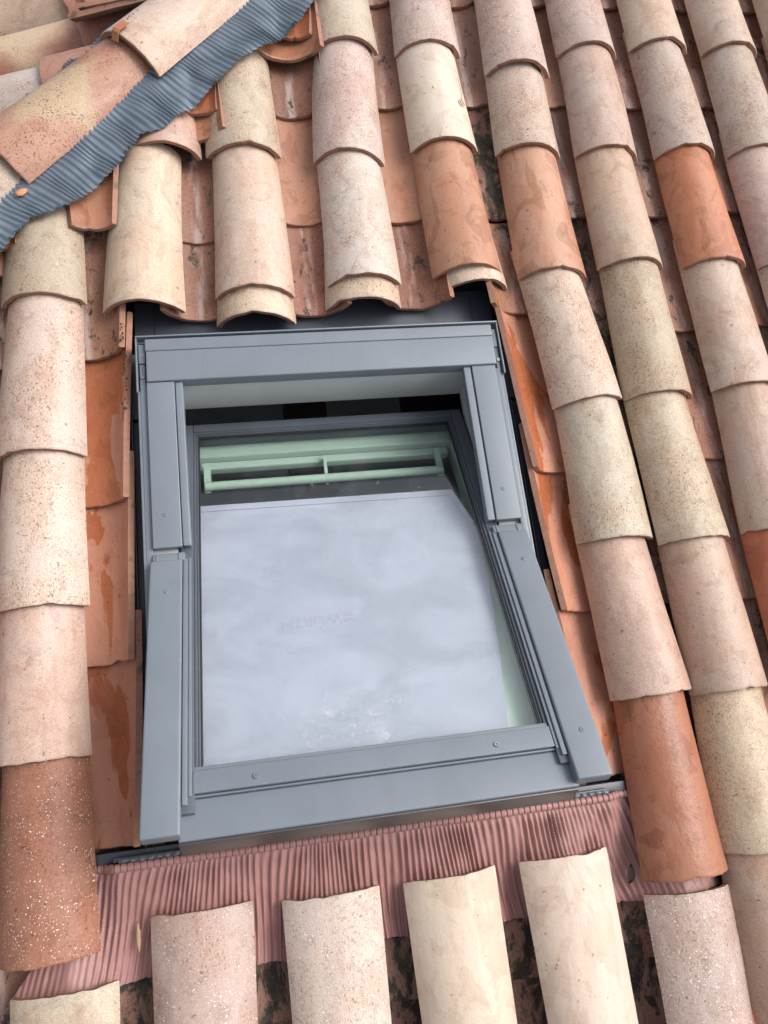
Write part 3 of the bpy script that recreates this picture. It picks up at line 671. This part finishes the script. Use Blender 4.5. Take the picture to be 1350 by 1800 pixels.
for x in (.358, .76): sub(sash, 'screw', scr.copy(), M['steel'], SA @ Matrix.Translation((x, -.455, -.0112)))
def pane(name, h0, h1, mat):
    return sub(sash, name, boxes(name, [((.264, -.44, h0), (.858, .348, h1))], 0), mat, SA)
pane('glass_pane', -.029, -.025, M['glass'])
pane('glass_pane', -.049, -.045, M['glass_in'])
# white inner side of the sash, seen through the glass
sub(sash, 'inner_rail', boxes('inner_rail', [((.262, .318, -.110), (.862, .372, -.064)), ((.270, .296, -.1), (.850, .317, -.080))], .004, 3), M['rail'], SA)
sub(sash, 'inner_stile', boxes('inner_stile', [((.858, -.43, -.115), (.886, .33, -.064))], .003), M['rail'], SA)
sub(sash, 'bright_strip_board', boxes('bright_strip_board', [((.775, -.43, -.072), (.857, .06, -.064))], .002), M['white'], SA, 'white board added under the right side of the glass to catch light')  # added close below the pane so the right strip shows bright
sub(sash, 'inner_stile', boxes('inner_stile', [((.236, -.43, -.115), (.262, .33, -.064))], .003), M['rail'], SA)
def arc_bracket(u0, u1):
    vs = []; fs = []; n = 8
    for k in range(n + 1):
        t = k / n; s_ = .302 - .065 * t; h0 = -.066 - .010 * math.sin(t * math.pi / 2); th_ = .018 * (1 - .3 * t)
        for u in (u0, u1):
            vs += [(u, s_, h0), (u, s_ - .006, h0 - th_)]
    for k in range(n):
        a = 4 * k; fs += [(a, a + 2, a + 6, a + 4), (a + 1, a + 5, a + 7, a + 3), (a, a + 4, a + 5, a + 1), (a + 2, a + 3, a + 7, a + 6)]
    fs += [(0, 1, 3, 2), (4 * n, 4 * n + 2, 4 * n + 3, 4 * n + 1)]
    return mesh('bracket', vs, fs, 40)
vf = sub(sash, 'vent_flap', tube('vent_flap', [(.280 + .543 * k / 12, .240, -.078) for k in range(13)], .0105, 14), M['rail'], SA, 'white ventilation bar behind the glass')
for a, b in ((.278, .293), (.549, .556), (.812, .826)): sub(sash, 'bracket', arc_bracket(a, b), M['rail'], SA)
# white board lining the right and lower sides of the well under the window
sk.part('well_lining', boxes('well_lining', [((.893, -2.10, -.42), (.905, -1.50, -.163)), ((.215, -2.118, -.40), (.89, -2.106, -.163))], .001), M['white'])

# ------------------------------------------------------------------ printed sheet behind the glass, sky reflection painted into its colour
ms = Thing('reflection_sheet', (.56, -1.75, -.02), 'pale lavender printed sheet behind the skylight glass, its cloudy tone standing in for reflected sky', 'sheet')
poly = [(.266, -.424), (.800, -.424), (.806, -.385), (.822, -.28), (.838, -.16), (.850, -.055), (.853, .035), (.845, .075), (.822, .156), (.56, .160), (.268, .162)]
def sheet_mesh(poly, h, th_, nm):
    bm = bmesh.new(); vs = [bm.verts.new((a, b, h)) for a, b in poly]; f = bm.faces.new(vs)
    r = bmesh.ops.extrude_face_region(bm, geom=[f])
    for e in r['geom']:
        if isinstance(e, bmesh.types.BMVert): e.co.z -= th_
    bmesh.ops.recalc_face_normals(bm, faces=bm.faces[:]); me = bpy.data.meshes.new(nm); bm.to_mesh(me); bm.free(); return me
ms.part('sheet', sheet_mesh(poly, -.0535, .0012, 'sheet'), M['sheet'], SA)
edge_poly = [(.268, .1615), (.822, .1555), (.852, .055), (.838, .06), (.812, .139), (.268, .146)]  # narrow band repeating the sheet's upper and right edge
ms.part('double_edge', sheet_mesh(edge_poly, -.0515, .0012, 'double_edge'), M['sheet'], SA)
def lettering(txt, u, s, size, rot):
    cu = bpy.data.curves.new('t', 'FONT'); cu.body = txt; cu.size = size; cu.extrude = .00005; cu.offset = size * .018; cu.align_x = 'CENTER'; cu.align_y = 'CENTER'
    ob = bpy.data.objects.new('t', cu); C.objects.link(ob); bpy.context.view_layer.update()
    me = bpy.data.meshes.new_from_object(ob.evaluated_get(bpy.context.evaluated_depsgraph_get())); bpy.data.objects.remove(ob); bpy.data.curves.remove(cu)
    me.materials.clear()
    return ms.part('printed_lettering', me, M['ink'], SA @ Matrix.Translation((u, s, -.0532)) @ Matrix.Rotation(rot, 4, 'Z'))
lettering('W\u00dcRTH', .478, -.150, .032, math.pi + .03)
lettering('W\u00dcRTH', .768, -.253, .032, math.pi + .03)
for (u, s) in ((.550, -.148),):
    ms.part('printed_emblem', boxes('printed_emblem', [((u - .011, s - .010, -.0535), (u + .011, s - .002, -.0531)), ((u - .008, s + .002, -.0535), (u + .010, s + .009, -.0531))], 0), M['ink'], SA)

# ------------------------------------------------------------------ attic under the window
at = link('attic_room', boxes('attic_room', [((-.6, -2.9, -1.75), (1.8, .9, -1.7)), ((-.6, .85, -1.7), (1.8, .9, -.17)), ((-.6, -2.9, -1.7), (1.8, -2.85, -.17)), ((-.65, -2.9, -1.75), (-.6, .9, -.17)), ((1.8, -2.9, -1.75), (1.85, .9, -.17))], 0), None, M['board'], ROOF)
tag(at, 'dark grey attic room seen through the open gap of the skylight', 'room', kind='structure')
for u0, u1, lb in ((.485, .60, 'dark brown timber joist in the attic nearer the left of the gap'), (.85, .99, 'dark brown timber joist in the attic at the right end of the gap')):
    j = link('timber_joist', boxes('timber_joist', [((-(u1 - u0) / 2, -1.5, -.2), ((u1 - u0) / 2, 1.5, 0))], .004), None, M['timber'], ROOF @ Matrix.Translation(((u0 + u1) / 2, -.9, -.5)))
    tag(j, lb, 'joist', 'attic joists')

# ------------------------------------------------------------------ small debris
pts = []
for k in range(26):
    t = k / 25; pts.append((.963 + .010 * t, -.470 - .045 * t, .006 - .030 * t * t - .002 * math.sin(t * 6)))
for k in range(40):
    a = 1.2 + k * .32; r_ = .010 * (1 - k / 52); pts.append((.973 + r_ * math.cos(a), -.522 + r_ * math.sin(a), -.022 + .004 * math.sin(k * .3)))
o = link('dry_tendril', tube('dry_tendril', pts, .0008, 6, .0012), None, M['straw'], ROOF)
tag(o, 'coiled dry tendril caught on a cream cover tile', 'tendril')
def blob(name, r, seed, sc):
    bm = bmesh.new(); bmesh.ops.create_icosphere(bm, subdivisions=3, radius=r)
    for v in bm.verts:
        d = 1 + .45 * mnoise.noise(v.co.normalized() * 2.2 + Vector((seed, 0, 0))); v.co = Vector((v.co.x * sc[0] * d, v.co.y * sc[1] * d, v.co.z * sc[2]))
    me = bpy.data.meshes.new(name); bm.to_mesh(me); bm.free(); me.polygons.foreach_set('use_smooth', [True] * len(me.polygons)); return me
o = link('clay_flake', blob('clay_flake', .012, 3, (1.1, .7, .2)), None, M['flake'], ROOF @ Matrix.Translation((-.055, -.80, .020)) @ Matrix.Rotation(.5, 4, 'Z'))
tag(o, 'orange clay flake lying on the crimped strip at the left', 'debris')
vs = []; fs = []
for k in range(9):
    t = k / 8; wd = .0085 * math.sin(math.pi * min(1, t * .96 + .04)) ** .8
    for s_ in (-1, 0, 1): vs.append((s_ * wd, -.018 + .036 * t, (.004 * s_ * s_ + .004 * math.sin(t * 4))))
for k in range(8):
    for i in range(2): a = k * 3 + i; fs.append((a, a + 1, a + 4, a + 3))
lm_ = mesh('dead_leaf', vs, fs, 60)
o = link('dead_leaf', lm_, None, M['leaf'], ROOF @ Matrix.Translation((1.048, -2.318, -.062)) @ Matrix.Rotation(-.35, 4, 'Z'))
tag(o, 'small dark dead leaf on the pleated apron', 'leaf')
sol = lm_; 
for k, (u, v, a, L, lb) in enumerate([(1.16, -2.352, .3, .03, 'longer flat dry grass blade under the dark orange tile end'), (1.185, -2.350, 1.3, .024, 'upright short dry grass blade under the dark orange tile end')]):
    pts = [(u + L * (t / 8 - .5) * math.cos(a), v + L * (t / 8 - .5) * math.sin(a) + .006 * math.sin(t / 8 * 3), -.030 + .004 * math.sin(t / 8 * 3.1)) for t in range(9)]
    o = link('grass_blade', tube('grass_blade', pts, .0006, 5), None, M['straw'], ROOF)
    tag(o, lb, 'grass', 'dry grass blades on the apron')
o = link('cement_crumb', blob('cement_crumb', .012, 8, (.3, 1.9, .12)), None, M['cement'], ROOF @ Matrix.Translation((.125, -2.296, -.074)))
tag(o, 'thin tan smear of cement on the pleated apron', 'debris')

# tufts of moss on the channel lips and in the dark laps
rn = random.Random(11); bm = bmesh.new()
spots = [(.137, -1.10 - .035 * k, -.030) for k in range(6)] + [(1.246, -1.13 - .005 * k, -.078) for k in range(8)] + [(1.258, -1.47 - .006 * k, -.078) for k in range(7)] + [(1.035, -.80, -.080), (1.03, -.72, -.084), (1.045, -.76, -.08), (1.25, -.80, -.08), (1.47, -.805, -.08)]
for (u, v, w_) in spots:
    for _ in range(5):
        m4 = Matrix.Translation((u + rn.gauss(0, .0025), v + rn.gauss(0, .008), w_ + rn.gauss(0, .001))) @ Matrix.Diagonal((1, 1.3, .6, 1))
        bmesh.ops.create_icosphere(bm, subdivisions=1, radius=rn.uniform(.0012, .0034), matrix=m4)
for v in bm.verts: v.co += Vector((rn.gauss(0, .0004), rn.gauss(0, .0004), rn.gauss(0, .0004)))
me = bpy.data.meshes.new('moss'); bm.to_mesh(me); bm.free()
M['moss_green'] = paint('dark_green_moss', (.035, .045, .014), .95, spec=.1, var=.6, dust=.1)
o = link('moss', me, None, M['moss_green'], ROOF)
tag(o, 'dark green moss tufts on the channel tile lips', 'moss', kind='stuff')
